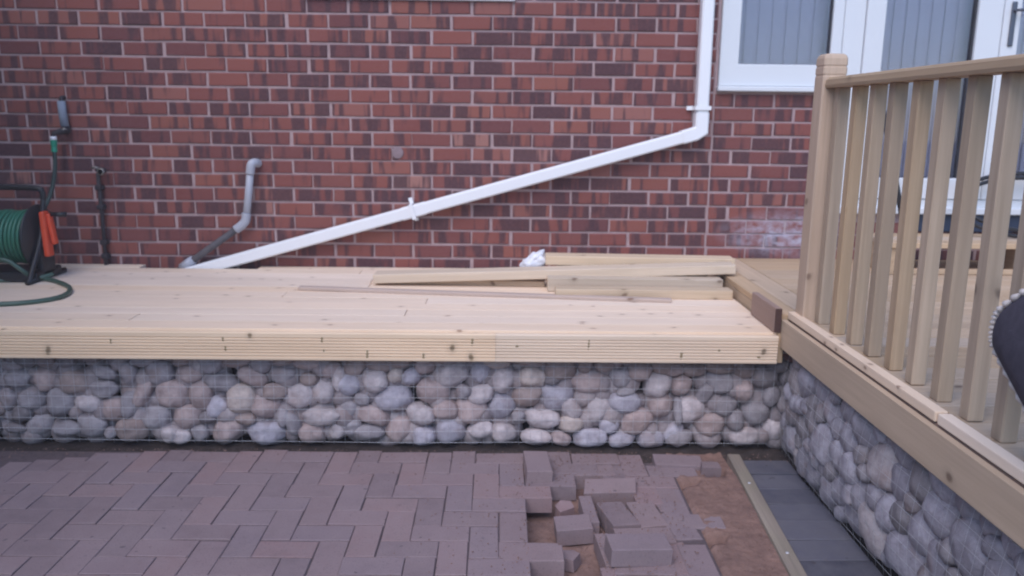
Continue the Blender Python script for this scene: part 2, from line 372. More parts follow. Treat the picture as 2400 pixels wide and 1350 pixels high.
def brick_mesh(L, seed, H=0.0668, D=0.10):
    rn = random.Random(seed); c = 0.0035
    j = lambda s: rn.uniform(-s, s)
    o = [(-L / 2 + j(.0015), -H / 2 + j(.0015)), (L / 2 + j(.0015), -H / 2 + j(.0015)), (L / 2 + j(.0015), H / 2 + j(.0015)), (-L / 2 + j(.0015), H / 2 + j(.0015))]
    v = [(x, D, z) for x, z in o] + [(x, c, z) for x, z in o]
    v += [(x - math.copysign(c, x) + j(.001), j(.0008), z - math.copysign(c, z) + j(.001)) for x, z in o]
    f = [(8, 9, 10, 11)] + [(4 + i, 4 + (i + 1) % 4, 8 + (i + 1) % 4, 8 + i) for i in range(4)] + [(i, (i + 1) % 4, 4 + (i + 1) % 4, 4 + i) for i in range(4)]
    return v, f
FULL = [pyd('brick', *brick_mesh(0.2118, s)) for s in range(12)]
for mm in FULL: mm.materials.append(MAT['brick'])
cand = []
for r in range(-18, 30):
    z = BED0 - CO * (r + 0.5)
    if z < -0.3 or z > 3.35: continue
    for (a, b, ph) in ((-5.2, 1.178, -2.533 + (0.0 if r % 2 else 0.1125)), (1.186, 5.2, 1.186 + (0.1125 if r % 2 == 0 else 0.0))):
        k0 = int(math.floor((a - ph) / PI_)) - 1; x = ph + k0 * PI_
        while x < b:
            jx = random.Random(r * 1000 + int(x * 100)).uniform(-.004, .004)
            segs = [(max(x + 0.0066 + jx, a + 0.001), min(x + PI_ - 0.0066 + jx, b - 0.001))]
            for (ox0, ox1, oz0, oz1) in OPEN:
                if z + 0.034 > oz0 and z - 0.034 < oz1:
                    ns = []
                    for s0, s1 in segs:
                        if s1 <= ox0 or s0 >= ox1: ns.append((s0, s1)); continue
                        if s0 < ox0: ns.append((s0, ox0 - 0.003))
                        if s1 > ox1: ns.append((ox1 + 0.003, s1))
                    segs = ns
            for s0, s1 in segs:
                if s1 - s0 > 0.025: cand.append(((s0 + s1) / 2, z, s1 - s0))
            x += PI_
def vis_area(X, z, L):
    if z < 0.53: return 0
    a = project((X - L / 2, 0, z + .034)); b = project((X + L / 2, 0, z - .034))
    w_ = min(2400, b[0]) - max(0, a[0]); h_ = min(1350, b[1]) - max(0, a[1])
    if X > 1.9: w_ *= 0.2
    return max(0, w_) * max(0, h_) if w_ > 0 and h_ > 0 else 0
cand = [(vis_area(*c), c) for c in cand]; cand.sort(key=lambda t: -t[0])
rv, rf = [], []
for i, (ar, (X, z, L)) in enumerate(cand):
    rn = random.Random(int(X * 977) * 31 + int(z * 1013))
    dy = rn.uniform(-0.0025, 0.0025); dz = rn.uniform(-0.0018, 0.0018)
    if i < 300 and ar > 0:
        if abs(L - 0.2118) < 0.004: m = FULL[rn.randrange(12)]
        else: m = pyd('brick', *brick_mesh(L, i))
        add('brick', m, MAT['brick'], wall, (X, dy, z + dz), (0, rn.uniform(-.006, .006), 0))
    else:
        bv, bf = brick_mesh(L, i); b = len(rv)
        rv += [(p[0] + X, p[1] + dy, p[2] + z + dz) for p in bv]; rf += [tuple(q + b for q in t) for t in bf]
add('remaining_bricks', pyd('remaining_bricks', rv, rf), MAT['brick_far'], wall, kind='stuff')
# vertical movement joint and filled core hole
add('movement_joint', boxes('movement_joint', [(1.1785, 1.1855, 0.0005, 0.02, 0.3, 3.3)]), MAT['mortar'], wall)
add('mortar_plug', lathe([(0.034, -0.003), (0.033, -0.006), (0.028, -0.0075)], 20, 'Y'), plain('plug_mortar', (0.27, 0.20, 0.21), 0.95, 0.1, 0.25, 60, bump=0.5), wall, (-0.589, 0.0, 1.180))

# ---------------------------------------------------------------- window and patio door
def frame_ring(name, x0, x1, z0, z1, wl, wr, wb, wt, y0, y1, parent, mat='upvc', bev=0.004):
    """four mitre-like members as one ring"""
    bm = bmesh.new()
    v, f = [], []
    for y in (y0, y1):
        v += [(x0, y, z0), (x1, y, z0), (x1, y, z1), (x0, y, z1), (x0 + wl, y, z0 + wb), (x1 - wr, y, z0 + wb), (x1 - wr, y, z1 - wt), (x0 + wl, y, z1 - wt)]
    for i in range(4):
        j = (i + 1) % 4
        f += [(i, j, 4 + j, 4 + i), (8 + j, 8 + i, 12 + i, 12 + j), (i, 8 + i, 8 + j, j), (4 + j, 12 + j, 12 + i, 4 + i)]
    m = pyd(name, v, f); bm.from_mesh(m); bmesh.ops.recalc_face_normals(bm, faces=bm.faces)
    ed = [e for e in bm.edges if all(abs(vv.co.y - y0) < 1e-6 for vv in e.verts) and len([1 for vv in e.verts]) == 2 and not ((abs(e.verts[0].co.x - e.verts[1].co.x) > 1e-5) and (abs(e.verts[0].co.z - e.verts[1].co.z) > 1e-5))]
    bmesh.ops.bevel(bm, geom=ed, offset=bev, segments=1, affect='EDGES')
    bm.to_mesh(m); bm.free()
    return add(name, m, MAT[mat], parent, (0, 0, 0))
def slats(parent, x0, x1, z0, z1, y, wd=0.089):
    n = int((x1 - x0) / (wd * 0.93)) + 1
    me = boxm(wd, 0.002, z1 - z0, 0, 1, 'blind_slat')
    for i in range(n):
        rn = random.Random(i + int(x0 * 100))
        add('blind_slat', me, MAT['blind'], parent, (x0 + (i + 0.5) * (x1 - x0) / n, y, (z0 + z1) / 2), (0, 0, R(13 + rn.uniform(-4, 4))))
win = thing('window'); win.parent = house
fr = frame_ring('window_frame', 1.198, 1.868, 1.568, 3.04, 0.105, 0.060, 0.118, 0.10, -0.012, 0.075, win)
frame_ring('gasket', 1.300, 1.811, 1.683, 2.943, 0.006, 0.010, 0.005, 0.006, 0.006, 0.030, win, 'gasket', 0.001)
box('glass_pane', 1.303, 1.808, 0.022, 0.026, 1.686, 2.94, MAT['glass'], win)
box('window_sill', 1.190, 1.868, -0.045, 0.08, 1.538, 1.566, MAT['upvc'], win, 0.005)
slats(win, 1.29, 1.83, 1.62, 2.98, 0.13)
door = thing('patio_door'); door.parent = house
frame_ring('door_frame', 1.871, 3.60, 0.875, 3.04, 0.115, 0.115, 0.075, 0.10, -0.010, 0.080, door)
frame_ring('door_leaf', 1.989, 2.738, 0.953, 2.938, 0.105, 0.137, 0.118, 0.10, -0.020, 0.060, door)
frame_ring('door_leaf', 2.742, 3.483, 0.953, 2.938, 0.095, 0.105, 0.118, 0.10, -0.020, 0.060, door)
frame_ring('gasket', 2.091, 2.604, 1.068, 2.841, 0.006, 0.013, 0.006, 0.006, 0.0, 0.03, door, 'gasket', 0.001)
box('glass_pane', 2.094, 2.601, 0.018, 0.022, 1.071, 2.838, MAT['glass'], door)
box('glass_pane', 2.838, 3.378, 0.018, 0.022, 1.071, 2.838, MAT['glass'], door)
slats(door, 2.06, 2.64, 0.98, 2.90, 0.13); slats(door, 2.80, 3.42, 0.98, 2.90, 0.13)
box('threshold', 1.86, 3.61, -0.055, 0.05, 0.868, 0.905, MAT['upvc'], door, 0.005)
box('lower_sill', 2.40, 3.66, -0.020, 0.0, 0.765, 0.866, MAT['slate'], door, 0.004)
h = add('door_handle', boxm(0.028, 0.010, 0.235, 0.006, 2, 'door_handle'), MAT['silver'], door, (2.790, -0.026, 1.915))
tube('handle_lever', [(2.792, -0.030, 1.985), (2.794, -0.060, 1.985), (2.815, -0.066, 1.984), (2.92, -0.066, 1.978)], 0.008, MAT['silver'], door, 10, True, 5)
box('room_shade_backing', 1.0, 3.8, 0.9, 0.95, 0.5, 3.2, MAT['room'], house)  # near-black sheet stands in for the darkness of the room
upw = thing('window'); upw.parent = house
frame_ring('window_frame', -1.05, 0.06, 2.03, 3.09, 0.07, 0.07, 0.07, 0.07, -0.004, 0.07, upw)
box('glass_pane', -0.98, -0.01, 0.02, 0.024, 2.10, 3.02, MAT['glass'], upw)
box('window_sill', -1.075, 0.063, -0.018, 0.06, 2.000, 2.032, MAT['upvc'], upw, 0.004)
box('room_shade_backing', -1.3, 0.3, 0.6, 0.65, 1.8, 3.3, MAT['room'], house)  # interior darkness of the upper window put into a near-black sheet

# ---------------------------------------------------------------- left deck
ZD = 0.525
deck = thing('timber_deck', 'pale new softwood deck with grooved front board over the stone wall', 'deck', (-0.7, -0.7, 0.40))
def board(name, L, W_, T, loc, rotz, mat, parent, bev=0.004, seg=2, rot=None):
    return add(name, boxm(L, W_, T, bev, seg, name), mat, parent, loc, rot if rot else (0, 0, rotz))
XL, XR = -2.98, 1.143
BW = 0.1205; nb = 11
for i in range(nb):
    y1 = -0.098 - i * BW; yc = y1 - BW / 2
    jn = [XL, random.uniform(-1.6, 0.2), XR] if i % 3 != 1 else [XL, XR]
    for a, b in zip(jn[:-1], jn[1:]):
        board('deck_board', b - a - 0.003, BW - 0.0018, 0.027, ((a + b) / 2, yc, ZD - 0.0135 + random.uniform(-.0008, .0008)), 0, MAT['deck'], deck, 0.0025)
for a, b in ((XL, -2.045), (-1.385, XR)):
    board('deck_board', b - a - 0.003, 0.086, 0.027, ((a + b) / 2, -0.053, ZD - 0.0135 + (0.004 if a < -2 else 0)), 0, MAT['deck'], deck, 0.0025)
def grooved(L, Hh, T, n):
    """reeded board: profile in (y,z) extruded along x; front face at y = -T/2"""
    prof = [(T / 2, -Hh / 2), (-T / 2 + 0.004, -Hh / 2), (-T / 2, -Hh / 2 + 0.004)]
    mar = 0.014; st = (Hh - 2 * mar) / n
    for i in range(n):
        z = -Hh / 2 + mar + i * st
        prof += [(-T / 2, z), (-T / 2 + 0.0045, z + st * 0.18), (-T / 2 + 0.0045, z + st * 0.36), (-T / 2, z + st * 0.54)]
    prof += [(-T / 2, Hh / 2 - 0.004), (-T / 2 + 0.004, Hh / 2), (T / 2, Hh / 2)]
    k = len(prof); v = [(-L / 2, y, z) for y, z in prof] + [(L / 2, y, z) for y, z in prof]
    f = [(i, (i + 1) % k, k + (i + 1) % k, k + i) for i in range(k)] + [tuple(range(k))[::-1], tuple(range(k, 2 * k))]
    m = pyd('fascia_board', v, f)
    bm = bmesh.new(); bm.from_mesh(m); bmesh.ops.recalc_face_normals(bm, faces=bm.faces); bm.to_mesh(m); bm.free(); return m
for a, b in ((XL, -0.02), (-0.0185, 1.141)):
    add('fascia_board', grooved(b - a, 0.118, 0.027, 7), MAT['fascia'], deck, ((a + b) / 2, -1.4378 + 0.0, 0.4555))
kn = lathe([(0.0005, -0.5), (0.30, -0.42), (0.46, -0.2), (0.5, 0.0), (0.46, 0.2), (0.30, 0.42), (0.0005, 0.5)], 10)
MAT['knot'] = plain('timber_knot', (0.27, 0.20, 0.11), 0.8, 0.2, 0.45, 90)
for (x, z, w_, h_) in ((-1.585, 0.475, .010, .030), (-1.13, 0.485, .012, .020), (-1.122, 0.445, .013, .022), (-0.728, 0.487, .012, .040), (-0.722, 0.44, .008, .02), (-0.545, 0.425, .014, .045), (-0.315, 0.422, .013, .036), (-0.115, 0.485, .013, .046), (0.068, 0.465, .016, .020), (0.362, 0.475, .009, .055), (0.745, 0.432, .016, .042), (0.90, 0.455, .014, .014), (1.065, 0.425, .018, .014)):
    add('knot', kn, MAT['knot'], deck, (x, -1.4500, z), (0, R(3), 0), (w_ * 0.85, 0.0035, h_ * 0.9))
board('joist', XR - XL, 0.045, 0.085, ((XL + XR) / 2, -1.395, 0.450), 0, MAT['frame'], deck)
board('corner_upright', 0.13, 0.035, 0.03, (1.157, -1.412, 0.46), 0, MAT['frame'], deck, 0.003, 1, (0, R(90), 0))

# ---------------------------------------------------------------- raised deck on the right
ZR = 0.60
rdk = thing('raised_deck', 'higher weathered timber deck in front of the patio door', 'deck', (2.2, -1.7, 0.45))
board('edge_board', 1.40, 0.088, 0.028, (1.196, -0.715, ZR - 0.014), R(90), MAT['frame'], rdk)
board('edge_board', 1.40, 0.118, 0.028, (1.302, -0.715, ZR - 0.0145), R(90), MAT['frame'], rdk)
board('riser_board', 1.40, 0.020, 0.070, (1.163, -0.715, 0.5365), R(90), MAT['frame'], rdk)
for i in range(28):
    yc = -0.075 - i * 0.125
    x0 = 1.364 if yc > -1.42 else 1.236
    board('deck_board', 3.9 - x0, 0.1205, 0.027, ((x0 + 3.9) / 2, yc, ZR - 0.0135 + random.uniform(-.001, .001)), 0, MAT['frame'], rdk)
board('fascia_board', 2.10, 0.022, 0.118, (1.166, -2.475, 0.5225), R(90), MAT['frame'], rdk, 0.003)
for a, b in ((-1.425, -2.598), (-2.612, -3.53)):
    board('cap_board', b - a if b > a else a - b, 0.036, 0.030, (1.198, (a + b) / 2, ZR + 0.000), R(90), MAT['deck'], rdk, 0.004)
board('bearer', 2.08, 0.045, 0.09, (1.21, -2.475, 0.535), R(90), MAT['red'], rdk)

# ---------------------------------------------------------------- railing
rail = thing('timber_railing', 'timber railing with rounded post and square spindles along the raised deck', 'railing', (1.25, -1.475, ZR))
def post_mesh(w_, h_):
    bm = bmesh.new()
    prof = [(0, 1.0), (h_ - 0.085, 1.0), (h_ - 0.083, 0.955), (h_ - 0.077, 0.955), (h_ - 0.075, 1.0), (h_ - 0.052, 1.0), (h_ - 0.050, 0.955), (h_ - 0.044, 0.955), (h_ - 0.042, 1.0), (h_ - 0.018, 0.985), (h_ - 0.007, 0.90), (h_ - 0.001, 0.74), (h_ + 0.001, 0.40)]
    v, f = [], []; c = 0.005
    for z, s in prof:
        a = w_ / 2 * s; q = c
        v += [(z, -a + q, -a), (z, a - q, -a), (z, a, -a + q), (z, a, a - q), (z, a - q, a), (z, -a + q, a), (z, -a, a - q), (z, -a, -a + q)]
    n = 8
    for i in range(len(prof) - 1):
        for k in range(n): f.append((i * n + k, i * n + (k + 1) % n, (i + 1) * n + (k + 1) % n, (i + 1) * n + k))
    f.append(tuple(range(n))[::-1]); f.append(tuple((len(prof) - 1) * n + k for k in range(n)))
    m = pyd('post', v, f); bm.from_mesh(m); bmesh.ops.recalc_face_normals(bm, faces=bm.faces); bm.to_mesh(m); bm.free(); return m
pm = post_mesh(0.090, 1.032)
add('post', pm, MAT['post'], rail, (1.252, -1.475, ZR), (0, R(-90), 0))
add('post', pm, MAT['rail'], rail, (1.252, -3.40, ZR), (0, R(-90), 0))
def rail_mesh(L):
    prof = [(-0.040, -0.018), (0.040, -0.018), (0.043, -0.008), (0.040, 0.010), (0.028, 0.020), (-0.028, 0.020), (-0.040, 0.010), (-0.043, -0.008)]
    k = len(prof); v = [(-L / 2, y, z) for y, z in prof] + [(L / 2, y, z) for y, z in prof]
    f = [(i, (i + 1) % k, k + (i + 1) % k, k + i) for i in range(k)] + [tuple(range(k))[::-1], tuple(range(k, 2 * k))]
    return pyd('top_rail', v, f)
add('top_rail', rail_mesh(1.833), MAT['rail'], rail, (1.258, -2.4375, 1.5235), (0, 0, R(90)))
bl = boxm(0.905, 0.045, 0.044, 0.003, 1, 'baluster')
for k in range(13):
    add('baluster', bl, MAT['rail'], rail, (1.268, -1.562 - 0.15 * k + random.uniform(-.004, .004), ZR + 0.0535 + 0.4), (random.uniform(-.004, .004), R(90) + random.uniform(-.004, .004), 0))

# ---------------------------------------------------------------- stones
def stone_mesh(seed, sub=3):
    bm = bmesh.new(); bmesh.ops.create_icosphere(bm, subdivisions=sub, radius=0.5); rn = random.Random(seed)
    s = Vector((rn.uniform(0, 99), rn.uniform(0, 99), rn.uniform(0, 99))); e = rn.uniform(2.1, 2.9)
    for vv in bm.verts:
        n_ = vv.co.normalized()
        q = (abs(n_.x) ** e + abs(n_.y) ** e + abs(n_.z) ** e) ** (-1 / e)
        k = 1 + 0.22 * noise.noise(n_ * 1.1 + s) + 0.10 * noise.noise(n_ * 2.4 + s) - 0.05 * abs(noise.noise(n_ * 4.0 + s))
        vv.co = n_ * 0.5 * q * k
    m = bpy.data.meshes.new('stone'); bm.to_mesh(m); bm.free(); m.shade_smooth(); return m
STN = [stone_mesh(s) for s in range(14)]
for mm in STN: mm.materials.append(MAT['stone'])
TONE = {'g': (0.33, 0.305, 0.325), 'd': (0.21, 0.19, 0.20), 'b': (0.33, 0.265, 0.25), 'p': (0.43, 0.345, 0.335), 'l': (0.52, 0.465, 0.475), 'u': (0.42, 0.40, 0.455), 'w': (0.50, 0.425, 0.39)}
A = """150 460 310 210 0 g;510 470 290 260 0 p;880 490 370 290 0 b;260 220 310 160 0 d;790 200 240 200 0 d;1090 170 260 140 0 d;1270 350 330 170 20 g;1260 570 340 220 0 g;1570 370 220 290 -15 g;1970 370 330 290 0 g;1790 210 330 140 0 g;1400 170 220 150 0 d;1770 610 180 380 15 p;60 720 200 260 0 g;330 720 310 300 0 g;700 750 370 340 0 g;1055 760 290 220 0 l;1380 850 310 270 0 p;1600 770 220 330 20 g;430 1060 330 270 0 g;160 1070 230 110 0 d;790 1090 330 200 0 g;1120 1040 360 290 0 g;1370 1140 150 140 0 g;1630 1100 400 260 0 b;1930 960 360 320 0 g;2120 1160 230 190 0 l;230 890 260 190 0 d;520 210 220 150 0 d;60 170 170 150 0 d"""
B = """90 200 210 170 0 b;200 390 290 210 0 p;450 250 320 250 0 g;590 510 390 210 0 g;780 210 330 180 0 b;-30 650 400 310 0 p;330 680 280 390 0 p;560 810 220 270 35 u;850 710 370 360 0 w;1000 430 380 190 35 p;1110 250 310 240 0 g;1390 200 240 160 0 b;1390 400 330 200 0 g;1290 620 300 200 0 b;1600 670 350 320 0 l;1700 240 360 170 0 p;1730 460 230 160 0 b;1990 320 260 180 -30 p;1900 620 290 340 0 l;2110 460 150 290 0 l;170 950 350 280 0 p;440 940 220 160 0 d;900 960 270 150 0 b;1160 820 400 330 0 p;680 1120 410 290 0 p;330 1140 220 210 0 g;90 1180 250 170 0 l;1180 1140 430 290 0 u;1400 950 130 210 0 g;1510 1020 200 320 -20 g;1890 930 480 200 0 l;1770 1160 350 260 0 p;2100 1110 260 240 0 l"""
C_ = """150 250 240 290 40 b;440 190 330 200 25 b;730 170 270 160 0 b;400 430 320 320 0 l;60 470 340 340 30 u;680 360 190 190 0 w;880 370 220 200 0 u;1050 220 260 270 0 p;1400 350 430 330 0 l;1760 310 240 260 0 u;1960 180 310 150 0 w;1270 130 260 110 0 b;2040 410 280 320 0 l;250 650 190 140 0 g;650 670 470 310 0 u;1140 560 390 310 0 p;1770 600 330 240 -15 l;1540 560 210 160 0 g;360 850 430 230 20 p;80 780 210 170 0 g;980 860 350 250 20 l;1300 790 310 230 0 p;1640 820 380 330 0 p;2020 760 330 330 0 u;90 1010 270 210 0 g;330 1080 350 200 0 g;710 1060 330 320 0 p;1030 1120 280 220 0 u;1360 1070 370 300 0 u;1770 1060 310 210 0 l;2050 1090 290 230 0 l"""
D_ = """250 370 340 230 0 w;600 260 400 310 0 b;240 170 330 130 0 b;940 230 180 190 0 b;1190 220 240 180 0 b;1000 460 470 310 0 p;1380 390 250 260 0 g;1640 310 300 240 0 p;1950 240 350 230 0 b;1880 490 320 310 0 l;2130 490 180 230 0 p;190 610 370 280 0 b;570 610 400 360 0 u;1440 700 370 290 0 u;1080 800 370 320 0 l;760 780 220 270 -40 l;1900 750 310 300 0 p;2130 800 140 310 0 g;380 910 420 240 0 l;80 860 160 130 0 g;760 980 310 190 0 w;1600 950 430 330 0 p;1250 990 270 190 -25 u;310 1130 350 190 0 l;620 1160 260 150 15 p;1000 1150 420 200 0 u;1400 1180 340 180 0 u;1770 1170 320 210 0 u;2080 1110 270 270 0 u;520 400 200 120 0 d;1450 560 200 100 0 g"""
E_ = """150 220 280 190 0 p;430 230 300 180 0 b;280 430 240 230 0 p;760 400 350 280 0 g;760 190 330 160 0 b;1080 230 230 210 0 b;1330 320 330 290 0 d;1050 490 260 270 0 p;570 540 180 270 28 g;1650 290 200 270 25 d;1690 420 160 140 0 g;380 740 380 330 0 l;840 710 280 280 0 g;1230 780 340 290 0 g;1420 560 230 260 0 g;1590 650 190 230 0 g;640 930 350 290 0 p;960 880 200 250 -20 g;1090 1080 350 230 0 l;1480 1000 300 310 0 l;240 1100 310 180 0 g;1500 180 260 170 0 d"""
gab = thing('stone_gabion', 'long wire basket of rounded cobbles under the lower deck front', 'gabion', (-0.5, -1.25, 0.0))
GY = -1.385
def unproj(px, py, yplane):
    d = FWD + RIGHT * ((px - 1200) / FPX) - UP * ((py - 675) / FPX); t = (yplane - CAM.y) / d.y; return CAM + d * t
def front_stone(X, Z_, w_, h_, ang, tone, rn, push=0.0):
    dpt = rn.uniform(0.75, 1.0) * min(w_, h_) * 1.15
    base = TONE[tone]; k = rn.uniform(0.90, 1.10); c = tuple(x * k for x in base) + (1,)
    add('stone', STN[rn.randrange(14)], None, gab, (X, GY + dpt * 0.5 + push + rn.uniform(0.0, 0.012), Z_), (rn.uniform(-.25, .25), R(ang) + rn.uniform(-.12, .12), rn.uniform(-.3, .3)), (w_, dpt, h_), c)
rn = random.Random(5); placed = []
for txt, x0, y0 in ((A, 0, 810), (B, 400, 810), (C_, 800, 820), (D_, 1200, 820), (E_, 1550, 830)):
    for ln in txt.split(';'):
        q = ln.split(); cx, cy, w_, h_, an = [float(t) for t in q[:5]]
        p = unproj(x0 + cx / 5.4, y0 + cy / 5.4, GY - 0.0); a = unproj(x0 + (cx + 100) / 5.4, y0 + cy / 5.4, GY); sc_ = (a - p).length / 100
        front_stone(p.x, p.z, w_ * sc_ * 1.10, h_ * sc_ * 1.14, an, q[5], rn)
        placed.append((p.x, p.z, max(w_, h_) * sc_ / 2))
# stones of the basket beyond the left picture edge
x = -2.16
while x > -3.3:
    for z in (0.06, 0.15, 0.24, 0.33):
        front_stone(x + rn.uniform(-.02, .02), z + rn.uniform(-.015, .015), rn.uniform(.08, .11), rn.uniform(.07, .1), rn.uniform(-20, 20), rn.choice('gdbpg'), rn)
    x -= 0.095
def rock_fill(name, parent, pts, seed):
    rn = random.Random(seed); v, f = [], []
    bm = bmesh.new(); bmesh.ops.create_icosphere(bm, subdivisions=2, radius=0.5)
    bv = [vv.co.copy() for vv in bm.verts]; bf = [tuple(q.index for q in t.verts) for t in bm.faces]; bm.free()
    for (x, y, z, s) in pts:
        b = len(v); sh = Vector((rn.uniform(0, 50), rn.uniform(0, 50), 0)); sx, sy, sz = (s * rn.uniform(.85, 1.25) for _ in range(3))
        for c in bv:
            k = 1 + 0.2 * noise.noise(c * 2.4 + sh); v.append((x + c.x * sx * k, y + c.y * sy * k, z + c.z * sz * k))
        f += [tuple(q + b for q in t) for t in bf]
    m = pyd(name, v, f, True); return add(name, m, MAT['stone_fill'], parent, WL[parent]) if False else add(name, pyd(name, [Vector(p) - WL[parent] for p in v], f, True), MAT['stone_fill'], parent, WL[parent], kind='stuff')
pts = []
x = -3.35
while x < 1.22:
    for z in (0.04, 0.12, 0.20, 0.28, 0.36):
        pts.append((x + rn.uniform(-.03, .03), GY + 0.082 + rn.uniform(-.012, .025), z + rn.uniform(-.02, .02), rn.uniform(.09, .12)))
    x += 0.07
rock_fill('stone_fill', gab, pts, 3)
box('shade_backing', -3.4, 1.22, -1.20, -1.19, -0.06, 0.47, MAT['soil'], gab)  # dark sheet added so the gaps between stones stay in shade
def wire_mesh(name, parent, P, st, r):
    """P(u,v) maps metres to world; returns one joined wire net"""
    v, f = [], []
    for line in P: tube_geo(line, r if abs(line[0][2] - line[-1][2]) < 0.1 else r * 0.65, 5, v, f)
    m = pyd(name, [Vector(p) - WL[parent] for p in v], f, True); return add(name, m, MAT['steel'], parent, WL[parent], kind='stuff')
lines = []
for i in range(9):
    z = 0.022 + 0.0485 * i
    lines.append([(x, GY - 0.006 + 0.003 * math.sin(x * 5 + i), z + 0.0035 * math.sin(x * 2.3 + i * 0.4)) for x in [-3.35 + 0.15 * k for k in range(31)]])
for k in range(93):
    x = -3.35 + 0.049 * k
    lines.append([(x + 0.002 * math.sin(k), GY - 0.0085, z) for z in (0.012, 0.13, 0.25, 0.415)])
wire_mesh('wire_mesh', gab, lines, 0.05, 0.0010)

# side gabion
sg = thing('stone_gabion', 'bulging cobble-filled wire basket under the raised deck railing', 'gabion', (1.35, -2.5, 0.0))
def gx(y, z): return 1.205 - 0.028 * math.sin(math.pi * min(1, max(0, z / 0.46))) + 0.010 * math.sin(y * 4.0)
rn = random.Random(8); got = []
tries = 0
while tries < 16000 and len(got) < 210:
    tries += 1
    s = rn.uniform(0.125, 0.185) if tries < 5000 else rn.uniform(0.065, 0.105)
    y = rn.uniform(-3.45, -1.44); z = rn.uniform(0.035, 0.43)
    if any((y - a) ** 2 + (z - b) ** 2 < (0.36 * (s + c)) ** 2 for a, b, c in got): continue
    got.append((y, z, s))
for (y, z, s) in got:
    t = rn.choice('guuuugulu'); base = TONE[t]; k = rn.uniform(0.62, 0.85)
    dp = s * rn.uniform(.7, .95)
    add('stone', STN[rn.randrange(14)], None, sg, (gx(y, z) + dp * 0.5 + rn.uniform(-.014, .012), y, z), (R(rn.uniform(-60, 60)), rn.uniform(-.3, .3), rn.uniform(-.3, .3)), (dp, s * rn.uniform(.95, 1.2), s * rn.uniform(.85, 1.05)), tuple(x * k for x in base) + (1,))
pts = []
y = -3.5
while y < -1.40:
    for z in (0.04, 0.12, 0.20, 0.28, 0.36, 0.43):
        pts.append((1.295 + rn.uniform(-.012, .03), y + rn.uniform(-.03, .03), z + rn.uniform(-.02, .02), rn.uniform(.085, .115)))
    y += 0.08
rock_fill('stone_fill', sg, pts, 4)
lines = []
for i in range(9):
    z = 0.03 + 0.05 * i
    lines.append([(gx(y, z) - 0.010, y, z) for y in [-3.5 + 0.1 * k for k in range(22)]])
for k in range(42):
    y = -3.5 + 0.05 * k
    lines.append([(gx(y, z) - 0.0125, y, z) for z in (0.01, 0.09, 0.18, 0.27, 0.36, 0.46)])
wire_mesh('wire_mesh', sg, lines, 0.05, 0.0006)
box('shade_backing', 1.39, 1.40, -3.5, -1.40, -0.06, 0.48, MAT['soil'], sg)  # dark sheet standing in for shade deep in the side basket

# ---------------------------------------------------------------- block paving
pav = thing('block_paving', loc=(-0.6, -2.0, 0.0), kind='structure')
MX, MY, PT = 0.0990, 0.1055, 0.060
def paver_mesh(L, W_, seed, T=PT):
    c = 0.0022; rn = random.Random(seed); j = lambda: rn.uniform(-.0012, .0012)
    o = [(-L / 2 + j(), -W_ / 2 + j()), (L / 2 + j(), -W_ / 2 + j()), (L / 2 + j(), W_ / 2 + j()), (-L / 2 + j(), W_ / 2 + j())]
    v = [(x, y, -T) for x, y in o] + [(x, y, -c) for x, y in o] + [(x - math.copysign(c, x), y - math.copysign(c, y), 0) for x, y in o]
    f = [(8, 9, 10, 11), (3, 2, 1, 0)] + [(4 + i, 4 + (i + 1) % 4, 8 + (i + 1) % 4, 8 + i) for i in range(4)] + [(i, (i + 1) % 4, 4 + (i + 1) % 4, 4 + i) for i in range(4)]
    return v, f
PH = [pyd('paver', *paver_mesh(2 * MX - .0024, MY - .0056, s)) for s in range(6)]
PV = [pyd('paver', *paver_mesh(MX - .0024, 2 * MY - .0056, s + 20)) for s in range(6)]
for mm in PH + PV: mm.materials.append(MAT['paver'])
TRENCH = [(0.10, -1.87), (0.19, -1.87), (0.20, -1.77), (0.30, -1.77), (0.31, -1.83), (0.31, -2.1), (0.33, -2.16), (0.33, -2.62), (0.10, -2.62)]
DIST = [(0.30, -1.66), (0.55, -1.66), (0.55, -1.90), (0.60, -1.92), (0.60, -2.13), (0.58, -2.45), (0.30, -2.45)]
def keep(cx, cy):
    if cx > 0.715 + (0.0 if cy > -2.0 else -0.02): return False
    if cx > 0.55 and cy > -1.50: return False
    if inside((cx, cy), TRENCH): return False
    return True
rv, rf = [], []
AX, AY = -0.445, -2.241
